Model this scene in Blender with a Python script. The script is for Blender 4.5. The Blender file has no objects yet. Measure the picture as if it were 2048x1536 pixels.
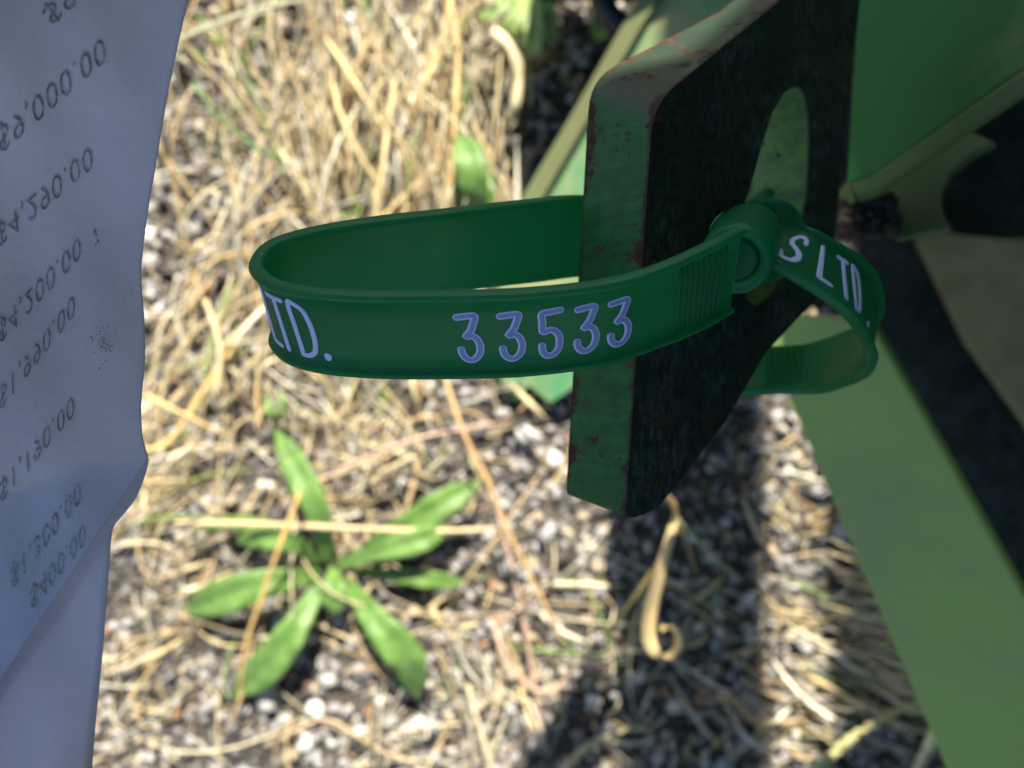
import bpy, math, random
import numpy as np
from mathutils import Vector, Matrix, noise
random.seed(7); rng = np.random.default_rng(11)
S = bpy.context.scene
COL = S.collection

# ------------------------------------------------------------------ camera
H = 0.42                       # camera height over the gravel (metres)
F = 1547.0                     # focal length in photo pixels (2048 wide)
cam_d = bpy.data.cameras.new('camera'); cam = bpy.data.objects.new('camera', cam_d); COL.objects.link(cam)
cam.location = (0, 0, H); cam.rotation_euler = (0, 0, 0)
cam_d.sensor_width = 5.6; cam_d.lens = 5.6 * F / 2048
cam_d.clip_start = 0.005; cam_d.clip_end = 200
cam_d.dof.use_dof = True; cam_d.dof.focus_distance = 0.100; cam_d.dof.aperture_fstop = 2.6
S.camera = cam

# ------------------------------------------------------------------ light
SUN_EL, SUN_AZ = 47.0, 5.3    # azimuth measured from +Y towards +X
w = bpy.data.worlds.new("World"); S.world = w; w.use_nodes = True
nt = w.node_tree; nt.nodes.clear()
sky = nt.nodes.new('ShaderNodeTexSky'); sky.sky_type = 'NISHITA'; sky.sun_disc = False
sky.sun_elevation = math.radians(SUN_EL); sky.sun_rotation = math.radians(SUN_AZ)
bg = nt.nodes.new('ShaderNodeBackground'); bg.inputs[1].default_value = 0.079
wo = nt.nodes.new('ShaderNodeOutputWorld')
nt.links.new(sky.outputs[0], bg.inputs[0]); nt.links.new(bg.outputs[0], wo.inputs[0])
sl = bpy.data.lights.new('sun', 'SUN'); sl.energy = 5.0; sl.angle = math.radians(0.5); sl.color = (1, .93, .82)
so = bpy.data.objects.new('sun', sl); COL.objects.link(so)
tosun = Vector((math.sin(math.radians(SUN_AZ)) * math.cos(math.radians(SUN_EL)),
                math.cos(math.radians(SUN_AZ)) * math.cos(math.radians(SUN_EL)), math.sin(math.radians(SUN_EL))))
so.rotation_euler = tosun.to_track_quat('Z', 'Y').to_euler(); so.location = tosun * 3
S.view_settings.view_transform = 'Standard'; S.view_settings.look = 'None'
S.view_settings.exposure = 1.36; S.view_settings.gamma = 1; S.view_settings.use_curve_mapping = False
try:
    S.cycles.use_denoising = True; S.cycles.max_bounces = 6; S.cycles.diffuse_bounces = 4
    S.cycles.glossy_bounces = 2; S.cycles.caustics_reflective = False; S.cycles.caustics_refractive = False
except Exception: pass

# ------------------------------------------------------------------ helpers
def P(px, py, d):              # a point seen at photo pixel (px, py), d metres below the camera
    return Vector(((px - 1024) / F * d, (768 - py) / F * d, H - d))
class Plane:                   # a real plane through three points; pix() drops an outline onto it
    def __init__(s, a, b, c):
        s.o = P(*a); s.n = (P(*b) - s.o).cross(P(*c) - s.o).normalized()
        if s.n.z < 0: s.n = -s.n
    def pix(s, px, py):
        r = P(px, py, 1) - Vector((0, 0, H))
        t = (s.o - Vector((0, 0, H))).dot(s.n) / r.dot(s.n)
        return Vector((0, 0, H)) + r * t
def mesh(name, verts, faces, mats, parent=None, smooth=True, mi=None):
    me = bpy.data.meshes.new(name)
    me.from_pydata([tuple(v) for v in verts], [], faces)
    for m in (mats if isinstance(mats, (list, tuple)) else [mats]): me.materials.append(m)
    if mi is not None: me.polygons.foreach_set('material_index', mi)
    if smooth: me.polygons.foreach_set('use_smooth', [True] * len(me.polygons))
    me.update()
    o = bpy.data.objects.new(name, me); COL.objects.link(o)
    if parent: 
        o.parent = parent; o.matrix_parent_inverse = Matrix.Translation(-parent.location)
    return o
def tag(o, label=None, cat=None, group=None, kind=None):
    for k, v in (('label', label), ('category', cat), ('group', group), ('kind', kind)):
        if v: o[k] = v
    return o
def thing(name, loc, label, cat, group=None):
    o = bpy.data.objects.new(name, None); o.location = loc; o.empty_display_size = .01; COL.objects.link(o)
    return tag(o, label, cat, group)
def bevel(o, w, seg=2, ang=35):
    b = o.modifiers.new('bevel', 'BEVEL'); b.width = w; b.segments = seg; b.limit_method = 'ANGLE'; b.angle_limit = math.radians(ang)
    return o
def crom(pts, n):              # Catmull-Rom resample of a list of equal-length tuples
    A = np.array(pts, float); m = len(A); out = []
    for t in np.linspace(0, m - 1 - 1e-9, n):
        i = int(t); f = t - i
        p0, p1, p2, p3 = A[max(i - 1, 0)], A[i], A[i + 1], A[min(i + 2, m - 1)]
        out.append(.5 * (2 * p1 + (p2 - p0) * f + (2 * p0 - 5 * p1 + 4 * p2 - p3) * f * f + (3 * p1 - p0 - 3 * p2 + p3) * f ** 3))
    return np.array(out)
def slab(name, front, thick, nrm, mat, parent, bev=.0006, holes=None, smooth=False):
    """solid plate: outline 'front' (list of Vector, optionally one hole outline) extruded thick along -nrm"""
    import bmesh
    bm = bmesh.new()
    loops = [front] + (holes or [])
    edges = []
    for L in loops:
        vs = [bm.verts.new(p) for p in L]
        edges += [bm.edges.new((vs[i], vs[(i + 1) % len(vs)])) for i in range(len(vs))]
    bmesh.ops.triangle_fill(bm, edges=edges, use_beauty=True)
    bmesh.ops.dissolve_limit(bm, angle_limit=.01, verts=bm.verts, edges=bm.edges) if not holes else None
    f = bm.faces[:]
    r = bmesh.ops.extrude_face_region(bm, geom=f)
    vs = [g for g in r['geom'] if isinstance(g, bmesh.types.BMVert)]
    bmesh.ops.translate(bm, verts=vs, vec=-nrm * thick)
    bmesh.ops.recalc_face_normals(bm, faces=bm.faces)
    me = bpy.data.meshes.new(name); bm.to_mesh(me); bm.free(); me.materials.append(mat)
    o = bpy.data.objects.new(name, me); COL.objects.link(o)
    if parent:
        o.parent = parent; o.matrix_parent_inverse = Matrix.Translation(-parent.location)
    if bev: bevel(o, bev, 3, 40)
    return o
def tube(pts, radii, seg=8, caps=True, flat=None):
    """verts, faces of a tube along pts; flat=(k) squashes the section"""
    pts = [Vector(p) for p in pts]; V = []; Fc = []
    up = Vector((0, 0, 1)); prev = None
    for i, p in enumerate(pts):
        t = (pts[min(i + 1, len(pts) - 1)] - pts[max(i - 1, 0)]).normalized()
        a = (up if prev is None else prev)
        a = (a - t * a.dot(t))
        if a.length < 1e-6: a = Vector((1, 0, 0)) - t * t.x
        a.normalize(); prev = a; b = t.cross(a)
        r = radii[i] if hasattr(radii, '__len__') else radii
        for k in range(seg):
            an = 2 * math.pi * k / seg
            V.append(p + (a * math.cos(an) * (flat or 1) + b * math.sin(an)) * r)
    for i in range(len(pts) - 1):
        for k in range(seg):
            Fc.append((i * seg + k, i * seg + (k + 1) % seg, (i + 1) * seg + (k + 1) % seg, (i + 1) * seg + k))
    if caps:
        Fc.append(tuple(range(seg))[::-1]); Fc.append(tuple((len(pts) - 1) * seg + k for k in range(seg)))
    return V, Fc
class MB:
    def __init__(s): s.v = []; s.f = []; s.m = []
    def add(s, vf, m=0):
        o = len(s.v); s.v += list(vf[0]); s.f += [tuple(i + o for i in f) for f in vf[1]]; s.m += [m] * len(vf[1])
    def build(s, name, mats, parent=None, smooth=True): return mesh(name, s.v, s.f, mats, parent, smooth, s.m)

# ------------------------------------------------------------------ materials
class N:
    def __init__(s, name):
        s.m = bpy.data.materials.new(name); s.m.use_nodes = True; s.t = s.m.node_tree; s.t.nodes.clear()
        s.out = s.n('ShaderNodeOutputMaterial')
    def n(s, typ, **kw):
        x = s.t.nodes.new(typ)
        for k, v in kw.items(): setattr(x, k, v)
        return x
    def l(s, a, b): s.t.links.new(a, b)
    def noise(s, scale, detail=4, rough=.6, vec=None, dist=0):
        x = s.n('ShaderNodeTexNoise'); x.inputs['Scale'].default_value = scale; x.inputs['Detail'].default_value = detail
        x.inputs['Roughness'].default_value = rough; x.inputs['Distortion'].default_value = dist
        if vec: s.l(vec, x.inputs['Vector'])
        else: s.l(s.obj(), x.inputs['Vector'])
        return x.outputs['Fac']
    def obj(s):
        if not hasattr(s, '_o'): s._o = s.n('ShaderNodeTexCoord').outputs['Object']
        return s._o
    def mapv(s, sc, rot=(0, 0, 0)):
        m = s.n('ShaderNodeMapping'); m.inputs['Scale'].default_value = sc; m.inputs['Rotation'].default_value = rot
        s.l(s.obj(), m.inputs['Vector']); return m.outputs[0]
    def ramp(s, fac, stops, interp='LINEAR'):
        r = s.n('ShaderNodeValToRGB'); r.color_ramp.interpolation = interp; e = r.color_ramp.elements
        while len(e) < len(stops): e.new(.5)
        for q, (p, c) in zip(e, stops):
            q.position = p; q.color = (*c, 1) if hasattr(c, '__len__') else (c, c, c, 1)
        s.l(fac, r.inputs[0]); return r.outputs[0]
    def mix(s, fac, a, b):
        m = s.n('ShaderNodeMix', data_type='RGBA')
        for sock, v in ((m.inputs[0], fac), (m.inputs[6], a), (m.inputs[7], b)):
            if hasattr(v, 'is_output'): s.l(v, sock)
            elif hasattr(v, '__len__'): sock.default_value = (*v, 1)
            else: sock.default_value = v
        return m.outputs[2]
    def math(s, op, a, b=0):
        m = s.n('ShaderNodeMath', operation=op)
        for sock, v in ((m.inputs[0], a), (m.inputs[1], b)):
            if hasattr(v, 'is_output'): s.l(v, sock)
            else: sock.default_value = v
        return m.outputs[0]
    def bump(s, h, strength, dist):
        b = s.n('ShaderNodeBump'); b.inputs['Strength'].default_value = strength; b.inputs['Distance'].default_value = dist
        s.l(h, b.inputs['Height']); return b.outputs[0]
    def bsdf(s, col, rough=.5, bump=None, spec=.5, trans=None, tcol=None, coat=0):
        p = s.n('ShaderNodeBsdfPrincipled')
        for sock, v in ((p.inputs['Base Color'], col), (p.inputs['Roughness'], rough)):
            if hasattr(v, 'is_output'): s.l(v, sock)
            elif hasattr(v, '__len__'): sock.default_value = (*v, 1)
            else: sock.default_value = v
        p.inputs['Specular IOR Level'].default_value = spec; p.inputs['Coat Weight'].default_value = coat
        if bump: s.l(bump, p.inputs['Normal'])
        if trans:
            t = s.n('ShaderNodeBsdfTranslucent'); mx = s.n('ShaderNodeMixShader'); mx.inputs[0].default_value = trans
            tc = tcol if tcol is not None else col
            if hasattr(tc, 'is_output'): s.l(tc, t.inputs[0])
            else: t.inputs[0].default_value = (*tc, 1)
            s.l(p.outputs[0], mx.inputs[1]); s.l(t.outputs[0], mx.inputs[2]); s.l(mx.outputs[0], s.out.inputs[0])
        else: s.l(p.outputs[0], s.out.inputs[0])
        return s.m

def paint(name, g1, g2, rust=.62, dust=None, dustlvl=.5, rough=.42, grime=None, streak=False, slabw=None, specks=None):
    m = N(name)
    base = m.mix(m.noise(90, 3), g1, g2)
    if streak:
        base = m.mix(m.ramp(m.noise(1, 3, .6, m.mapv((60, 900, 60))), [(.4, 0), (.62, .55)]), base, tuple(c * .55 for c in g1))
    if grime is not None:
        gm = m.ramp(m.noise(420, 6, .7), [(.42, 0), (.6, 1)])
        base = m.mix(m.math('MULTIPLY', gm, .8), base, grime)
    if dust is not None:
        base = m.mix(m.ramp(m.noise(22, 5, .65, dist=.6), [(dustlvl - .1, 0), (dustlvl + .12, .85)]), base, dust)
    if specks: base = m.mix(m.math('MULTIPLY', m.ramp(m.noise(1, 6, .75, m.mapv((900, 420, 900))), [(.47, 0), (.60, 1)]), m.ramp(m.noise(70, 4, .6), [(.42, .08), (.6, 1)])), base, specks)
    # rust: blotches broken up by fine noise, more of it on worn edges
    geo = m.n('ShaderNodeNewGeometry')
    big = m.noise(130, 6, .72); fine = m.noise(900, 4, .7)
    bev = m.n('ShaderNodeBevel'); bev.samples = 4; bev.inputs['Radius'].default_value = .0011
    dot = m.n('ShaderNodeVectorMath', operation='DOT_PRODUCT'); m.l(bev.outputs[0], dot.inputs[0]); m.l(geo.outputs['Normal'], dot.inputs[1])
    edge = m.math('MULTIPLY', m.math('SUBTRACT', 1.0, dot.outputs['Value']), 3.2)
    f = m.math('ADD', m.math('ADD', m.math('MULTIPLY', big, .75), m.math('MULTIPLY', fine, .25)), m.math('MULTIPLY', edge, .38))
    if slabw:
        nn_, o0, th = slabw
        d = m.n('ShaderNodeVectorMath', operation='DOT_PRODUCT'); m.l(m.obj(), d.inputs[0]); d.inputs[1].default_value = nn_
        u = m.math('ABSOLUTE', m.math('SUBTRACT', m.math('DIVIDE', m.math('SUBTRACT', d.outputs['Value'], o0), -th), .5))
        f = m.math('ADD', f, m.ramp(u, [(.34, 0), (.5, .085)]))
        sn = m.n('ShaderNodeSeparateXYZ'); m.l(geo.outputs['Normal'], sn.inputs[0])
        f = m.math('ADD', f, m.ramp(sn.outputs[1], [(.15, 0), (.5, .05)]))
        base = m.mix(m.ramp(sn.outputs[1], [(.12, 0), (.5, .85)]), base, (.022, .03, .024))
    rm = m.ramp(f, [(rust - .015, 0), (rust + .02, 1)])
    rc = m.ramp(fine, [(.3, (.016, .010, .008)), (.5, (.045, .022, .015)), (.7, (.085, .045, .03))])
    col = m.mix(rm, base, rc)
    rg = m.mix(rm, (rough,) * 3, (.85,) * 3)
    hgt = m.math('ADD', m.math('MULTIPLY', rm, -.5), m.math('MULTIPLY', fine, .25))
    return m.bsdf(col, rg, m.bump(hgt, .5, .0003), .28)

M = {}
M['grimy_shaded'] = paint('grimy_shaded_paint', (.014, .028, .019), (.02, .038, .027), .585, rough=.6, grime=(.005, .008, .010), specks=(.075, .088, .08))  # black grime on the plate; elsewhere painted-in shade for webs, post and backing
M['paint_gusset'] = paint('grimy_gusset_paint', (.04, .10, .025), (.055, .12, .035), .66, dust=(.09, .10, .05), dustlvl=.55, rough=.6)  # olive green of the gusset with dusty patches
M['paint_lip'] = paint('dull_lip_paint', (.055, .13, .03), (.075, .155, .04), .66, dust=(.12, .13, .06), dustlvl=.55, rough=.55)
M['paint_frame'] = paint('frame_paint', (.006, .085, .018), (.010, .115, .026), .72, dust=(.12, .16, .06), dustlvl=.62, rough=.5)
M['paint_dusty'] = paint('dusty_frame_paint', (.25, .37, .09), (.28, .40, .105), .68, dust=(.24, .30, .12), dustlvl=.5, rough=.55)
M['paint_pale'] = paint('pale_bar_paint', (.07, .27, .11), (.10, .31, .14), .70, dust=(.36, .34, .16), dustlvl=.52, rough=.5)  # paler green than the frame, with tan patches
m = N('gap_dirt'); M['dirt'] = m.bsdf(m.ramp(m.noise(300, 5), [(.3, (.012, .01, .008)), (.7, (.06, .04, .025))]), .95, m.bump(m.noise(600, 4), .8, .001))
m = N('black_rubber'); M['rubber'] = m.bsdf((.012, .014, .02), .6, m.bump(m.noise(200, 3), .3, .0005))
m = N('olive_steel'); M['olive'] = m.bsdf(m.ramp(m.noise(40, 5, dist=.5), [(.3, (.15, .135, .05)), (.7, (.26, .22, .10))]), .7, m.bump(m.noise(300, 3), .3, .0005))

m = N('green_plastic')
pc = m.mix(m.noise(60, 3), (.010, .125, .045), (.014, .15, .058))
pc = m.mix(m.ramp(m.noise(1, 4, .7, m.mapv((2600, 260, 900), (.4, .2, .3))), [(.66, 0), (.72, .35)]), pc, (.06, .22, .12))
pc = m.mix(m.ramp(m.noise(1700, 2), [(.74, 0), (.78, .5)]), pc, (.22, .24, .18))
M['plastic'] = m.bsdf(pc, m.ramp(m.noise(140, 5), [(.35, .33), (.7, .52)]), m.bump(m.noise(1500, 3), .12, .0001), .4, .42, (.13, .72, .40))
m = N('letter_ink'); M['ink'] = m.bsdf(m.mix(m.noise(3000, 2), (.50, .54, .86), (.6, .64, .94)), .5)
m = N('number_fill'); M['fill'] = m.bsdf(m.mix(m.noise(2500, 3), (.19, .24, .52), (.25, .30, .60)), .5, m.bump(m.noise(3000, 2), .3, .0001))
m = N('paper')
crease = m.noise(60, 5, .6, dist=.8)
pcol = m.mix(m.ramp(m.noise(110, 5, .7), [(.35, 0), (.65, 1)]), (.68, .69, .84), (.82, .79, .95))
pcol = m.mix(m.ramp(m.noise(1, 5, .8, m.mapv((1500, 5000, 1500), (0, 0, .7))), [(.35, .0), (.75, .35)]), pcol, (.58, .60, .70))
M['paper'] = m.bsdf(pcol, .85,
                    m.bump(m.math('ADD', m.math('MULTIPLY', crease, 1.0), m.math('MULTIPLY', m.noise(1400, 4, .7), .22)), .5, .001), .2, .42, (.8, .78, .8))
m = N('faded_print'); M['print'] = m.bsdf(m.ramp(m.noise(1500, 3), [(.33, (.18, .20, .20)), (.5, (.29, .31, .32)), (.64, (.52, .54, .60))]), .9)

def attr_mat(name, rough, trans=None, bumpn=0):
    m = N(name); a = m.n('ShaderNodeAttribute'); a.attribute_name = 'tint'
    col = m.mix(m.ramp(m.noise(bumpn or 700, 4, .7), [(.35, .0), (.7, .45)]), a.outputs['Color'], (.10, .085, .06)) if bumpn else a.outputs['Color']
    return m.bsdf(col, rough, m.bump(m.noise(bumpn or 700, 4), .5, .0006) , .35, trans)
M['stone'] = attr_mat('stone_chips', .72, None, 900)
M['straw'] = attr_mat('dry_straw', .5, .18)
m = N('soil'); M['soil'] = m.bsdf(m.ramp(m.noise(260, 6, .7), [(.3, (.03, .026, .022)), (.55, (.09, .078, .062)), (.75, (.2, .17, .13))]), .95, m.bump(m.noise(500, 5), 1, .002))
def leafmat(name, a, b, c):
    m = N(name); v = m.ramp(m.noise(1, 3, .5, m.mapv((120, 120, 120))), [(.35, a), (.65, b)])
    col = m.mix(m.ramp(m.noise(420, 5, .7), [(.55, 0), (.72, .5)]), v, c)
    return m.bsdf(col, .42, m.bump(m.noise(350, 4), .5, .0012), .5, .3, b)
M['leaf'] = leafmat('leaf_green', (.11, .23, .045), (.20, .35, .085), (.34, .32, .13))
M['leaf_pale'] = leafmat('leaf_pale_green', (.22, .34, .09), (.36, .46, .16), (.5, .48, .2))

# ------------------------------------------------------------------ ground
def gh(x, y): return .006 * noise.noise(Vector((x * 14, y * 14, 3))) + .0018 * noise.noise(Vector((x * 60, y * 60, 9)))
nx, ny = 150, 130; X = np.linspace(-.6, .6, nx); Y = np.linspace(-.5, .5, ny)
V = [(x, y, gh(x, y)) for y in Y for x in X]
Fc = [(j * nx + i, j * nx + i + 1, (j + 1) * nx + i + 1, (j + 1) * nx + i) for j in range(ny - 1) for i in range(nx - 1)]
# skirt out to the horizon
b = len(V); V += [(-60, -60, -.02), (60, -60, -.02), (60, 60, -.02), (-60, 60, -.02)]
c = [0, nx - 1, nx * ny - 1, nx * (ny - 1)]
rim = [[j for j in range(nx)], [k * nx + nx - 1 for k in range(ny)], [nx * (ny - 1) + j for j in range(nx)][::-1], [k * nx for k in range(ny)][::-1]]
for q, r in enumerate(rim):
    for i in range(len(r) - 1): Fc.append((r[i], b + q, r[i + 1]))
    Fc.append((r[-1], b + q, b + (q + 1) % 4))
tag(mesh('ground', V, Fc, M['soil']), kind='structure')

def tint_attr(o, cols):
    a = o.data.color_attributes.new('tint', 'FLOAT_COLOR', 'POINT')
    a.data.foreach_set('color', np.asarray(cols, np.float32).ravel())
import bmesh
_bm = bmesh.new(); bmesh.ops.create_icosphere(_bm, subdivisions=1, radius=1)
ICO_V = np.array([v.co[:] for v in _bm.verts]); ICO_F = np.array([[v.index for v in f.verts] for f in _bm.faces]); _bm.free()
_bm = bmesh.new(); bmesh.ops.create_icosphere(_bm, subdivisions=2, radius=1)
ICO2_V = np.array([v.co[:] for v in _bm.verts]); ICO2_F = np.array([[v.index for v in f.verts] for f in _bm.faces]); _bm.free()
def stone_col(n):
    r = rng.random(n); c = np.zeros((n, 4)); c[:, 3] = 1
    g = rng.uniform(.16, .50, n); c[:, :3] = np.stack([g, g * .965, g * .93], 1)
    def put(m, base, j):
        k = m.sum(); c[m, :3] = np.array(base) * rng.uniform(1 - j, 1 + j, (k, 1))
    put(r < .09, (.66, .62, .54), .2); put((r > .09) & (r < .26), (.46, .37, .25), .3)
    put((r > .24) & (r < .46), (.055, .05, .05), .4); put((r > .46) & (r < .48), (.40, .20, .10), .3)
    return c
def big_mesh(name, V, Fc, mat, cols, smooth=True):
    me = bpy.data.meshes.new(name); nv, nf = len(V), len(Fc); k = Fc.shape[1]
    me.vertices.add(nv); me.vertices.foreach_set('co', V.astype(np.float32).ravel())
    me.loops.add(nf * k); me.loops.foreach_set('vertex_index', Fc.astype(np.int32).ravel())
    me.polygons.add(nf); me.polygons.foreach_set('loop_start', np.arange(0, nf * k, k, dtype=np.int32))
    me.polygons.foreach_set('use_smooth', np.full(nf, smooth)); me.update(calc_edges=True); me.validate()
    me.materials.append(mat); o = bpy.data.objects.new(name, me); COL.objects.link(o); tint_attr(o, cols)
    return o
def gravel(name, n, rx, ry, rmin, rmax, zoff, icov, icof, skip=0):
    nv = len(icov); x = rng.uniform(-rx, rx, n); y = rng.uniform(-ry, ry, n)
    if skip: k = (abs(x) > skip) | (abs(y) > skip * .75); x, y = x[k], y[k]; n = len(x)
    r = rmin + (rmax - rmin) * rng.random(n) ** 2.3
    z = np.array([gh(a, b_) for a, b_ in zip(x, y)]) + r * rng.uniform(-.1, .95, n) + zoff
    sc = np.stack([r * rng.uniform(.8, 1.25, n), r * rng.uniform(.7, 1.1, n), r * rng.uniform(.45, .85, n)], 1)
    q = rng.normal(size=(n, 4)); q /= np.linalg.norm(q, axis=1)[:, None]
    w_, a, b_, c_ = q.T
    R = np.stack([1 - 2 * (b_**2 + c_**2), 2 * (a * b_ - w_ * c_), 2 * (a * c_ + w_ * b_), 2 * (a * b_ + w_ * c_), 1 - 2 * (a**2 + c_**2), 2 * (b_ * c_ - w_ * a),
                  2 * (a * c_ - w_ * b_), 2 * (b_ * c_ + w_ * a), 1 - 2 * (a**2 + b_**2)], 1).reshape(n, 3, 3)
    L = icov[None] * (1 + rng.uniform(-.36, .36, (n, nv, 1))) * sc[:, None]
    Vv = np.einsum('nij,nvj->nvi', R, L) + np.stack([x, y, z], 1)[:, None]
    Ff = icof[None] + (np.arange(n) * nv)[:, None, None]
    cols = np.repeat(stone_col(n)[:, None], nv, 1)
    return big_mesh(name, Vv.reshape(-1, 3), Ff.reshape(-1, 3), M['stone'], cols.reshape(-1, 4))
tag(gravel('gravel', 34000, .36, .30, .0008, .0042, 0, ICO_V, ICO_F), kind='stuff')
tag(gravel('outer_gravel', 14000, .60, .50, .002, .006, 0, ICO_V, ICO_F, skip=.36), kind='stuff')
tag(gravel('stone_chips', 900, .36, .30, .003, .0062, .001, ICO2_V, ICO2_F), kind='stuff')
# the few large pale pebbles one can pick out
peb = [(630, 1420, 20, .8), (1050, 870, 22, .75), (652 , 1110, 0, 0), (1110, 920, 18, .7), (835, 1370, 18, .62), (820, 1105, 0, 0), (1020, 1415, 15, .72), (590, 330, 17, .7), (700, 40, 14, .66),
       (610, 1490, 17, .66), (520, 700, 18, .55), (1640, 1330, 24, .5), (1690, 1060, 26, .48), (1610, 1290, 20, .6), (1185, 1400, 14, .7), (840, 1445, 15, .64), (560, 1090, 20, .5), (430, 860, 15, .6), (780, 1440, 18, .4), (1170, 1160, 15, .55)]
PL = iter(['beside the lowest rosette leaf', 'left of the steel plate edge', 'near the lower left corner of the steel plate', 'right of the lower right rosette leaf', 'in the bottom middle of the gravel', 'among the upper left straw', 'at the very top among the grass', 'at the bottom left near the arched straw', 'left of the band loop', 'low in the sunlit strip beside the beam', 'high in the sunlit strip beside the beam', 'second from the bottom in the sunlit strip', 'under the pinkish curled stem', 'below the lower right rosette leaf tip', 'between the paper flap and the rosette', 'beside the paper corner', 'right of the lowest rosette leaf', 'right of the longest brown stalk'])
for px, py, r, a in peb:
    if not r: continue
    v = ICO2_V * (1 + rng.uniform(-.10, .10, (len(ICO2_V), 1))) * np.array([1, rng.uniform(.75, 1), .62]) * r / F * .41
    p = P(px, py, .413); ang = rng.uniform(0, 3.1); ca, sa = math.cos(ang), math.sin(ang)
    v = v @ np.array([[ca, sa, 0], [-sa, ca, 0], [0, 0, 1]])
    o = big_mesh('pale_pebble', v, ICO2_F, M['stone'], np.tile([a, a * .97, a * .9, 1], (len(v), 1))); o.location = p
    tag(o, 'pale rounded pebble lying ' + next(PL), 'pebble', 'pale pebbles among the gravel')

# ------------------------------------------------------------------ dry grass
STRAWS = np.array([(.78, .61, .31), (.84, .74, .48), (.66, .48, .24), (.82, .67, .38), (.55, .50, .38), (.86, .80, .62)]) * .97
class Straw:
    def __init__(s): s.v = []; s.f = []; s.c = []; s.n = 0
    def blade(s, pts, wid, col, fold=.35):
        # folded ribbon with thickness: 4-sided diamond section, tapering
        pts = np.asarray(pts); n = len(pts); t = np.gradient(pts, axis=0); t /= np.linalg.norm(t, axis=1)[:, None] + 1e-12
        side = np.cross(t, [0, 0, 1]); L = np.linalg.norm(side, axis=1)[:, None]; side = np.where(L > 1e-3, side / (L + 1e-9), [1, 0, 0])
        nn = np.cross(side, t); tp = np.linspace(0, 1, n)[:, None]; wv = wid * (np.minimum(1, (1 - tp) * 3 + .12) * np.minimum(1, tp * 6 + .5))
        ring = np.stack([pts + side * wv, pts + nn * wv * fold, pts - side * wv, pts - nn * wv * fold * .6], 1)
        s.v.append(ring.reshape(-1, 3))
        i = np.arange(n - 1)[:, None] * 4; k = np.arange(4)[None]; k2 = (k + 1) % 4
        s.f.append((np.stack([i + k, i + k2, i + 4 + k2, i + 4 + k], 2).reshape(-1, 4)) + s.n)
        s.c.append(np.tile([*col, 1], (n * 4, 1))); s.n += n * 4
    def build(s, name):
        return big_mesh(name, np.concatenate(s.v), np.concatenate(s.f), M['straw'], np.concatenate(s.c))
def rand_blade(st, x, y, length, ang, lift, wid):
    n = 7; t = np.linspace(0, 1, n); bend = rng.normal(0, .35) if rng.random() < .8 else rng.normal(0, 1.1); a = ang + bend * (t - .5)
    step = length / (n - 1); xs = x + np.concatenate([[0], np.cumsum(np.cos(a[:-1]) * step)]); ys = y + np.concatenate([[0], np.cumsum(np.sin(a[:-1]) * step)])
    zs = .003 + rng.uniform(0, .006) + lift * np.sin(t * math.pi * rng.uniform(.5, 1)) 
    col = STRAWS[rng.integers(len(STRAWS))] * rng.uniform(.65, 1.1)
    if rng.random() < .05: col = np.array([.22, .34, .08])
    st.blade(np.stack([xs, ys, zs], 1), wid, col)
def wpx(px, py, h=.0): d = H - h; return (px - 1024) / F * d, (768 - py) / F * d
st = Straw()
# (px, py, spread px, count, mean angle deg, angle spread, length m)
patches = [(680, 260, 140, 80, 98, 24, .085), (860, 230, 75, 110, 92, 13, .095), (560, 480, 120, 66, 82, 28, .075), (450, 690, 100, 84, 65, 35, .055),
           (680, 770, 130, 75, 120, 45, .045), (340, 950, 90, 90, 35, 40, .05), (900, 420, 80, 80, 88, 20, .06), (1010, 100, 60, 60, 70, 40, .04),
           (640, 1060, 130, 46, 60, 60, .05), (380, 1150, 90, 30, 60, 50, .04),
           (1650, 1350, 120, 95, 165, 18, .04), (1720, 1180, 60, 26, 165, 14, .035), (1600, 1000, 90, 30, 140, 60, .03), (1100, 1350, 200, 26, 60, 70, .04), (1450, 1450, 120, 20, 60, 50, .04),
           (900, 1450, 200, 20, 140, 50, .035), (300, 1350, 90, 30, 80, 50, .035), (1000, 850, 120, 22, 20, 50, .035), (790, 910, 100, 34, 40, 35, .03),
           (450, 120, 130, 35, 150, 40, .05), (1350, 1250, 120, 18, 70, 40, .04), (2400, 900, 300, 150, 90, 90, .05), (-400, 700, 400, 260, 90, 60, .06), (700, -300, 400, 300, 90, 40, .06), (900, 1900, 500, 160, 90, 90, .05)]
for px, py, sp, n, ma, asd, ln in patches:
    for _ in range(n):
        x, y = wpx(px + rng.normal(0, sp * .65), py + rng.normal(0, sp * .75))
        L = ln * rng.uniform(.35, 1.3); a = math.radians(ma + rng.normal(0, asd)) + (math.pi if rng.random() < .4 else 0)
        rand_blade(st, x - math.cos(a) * L / 2, y - math.sin(a) * L / 2, L, a, abs(rng.normal(0, .012)), rng.choice([.0004, .0006, .0009, .0014], p=[.35, .35, .2, .1]))
for _ in range(80):
    x, y = wpx(rng.normal(680, 230), rng.normal(330, 260)); a = math.radians(rng.normal(93, 24))
    rand_blade(st, x, y, rng.uniform(.06, .13), a, rng.uniform(.01, .04), rng.choice([.0004, .0006, .0008]))
for _ in range(34):
    x, y = wpx(rng.uniform(420, 1250), rng.uniform(850, 1500)); rand_blade(st, x, y, rng.uniform(.04, .10), rng.uniform(0, 6.3), rng.uniform(.008, .03), rng.choice([.0004, .0006]))
tag(st.build('dry_grass'), kind='stuff')
st = Straw()          # crumbs and chaff
for _ in range(900):
    x, y = rng.uniform(-.33, .33), rng.uniform(-.27, .27)
    rand_blade(st, x, y, rng.uniform(.003, .014), rng.uniform(0, 6.3), .001, rng.uniform(.0003, .0008))
tag(st.build('straw_chaff'), kind='stuff')

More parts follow.
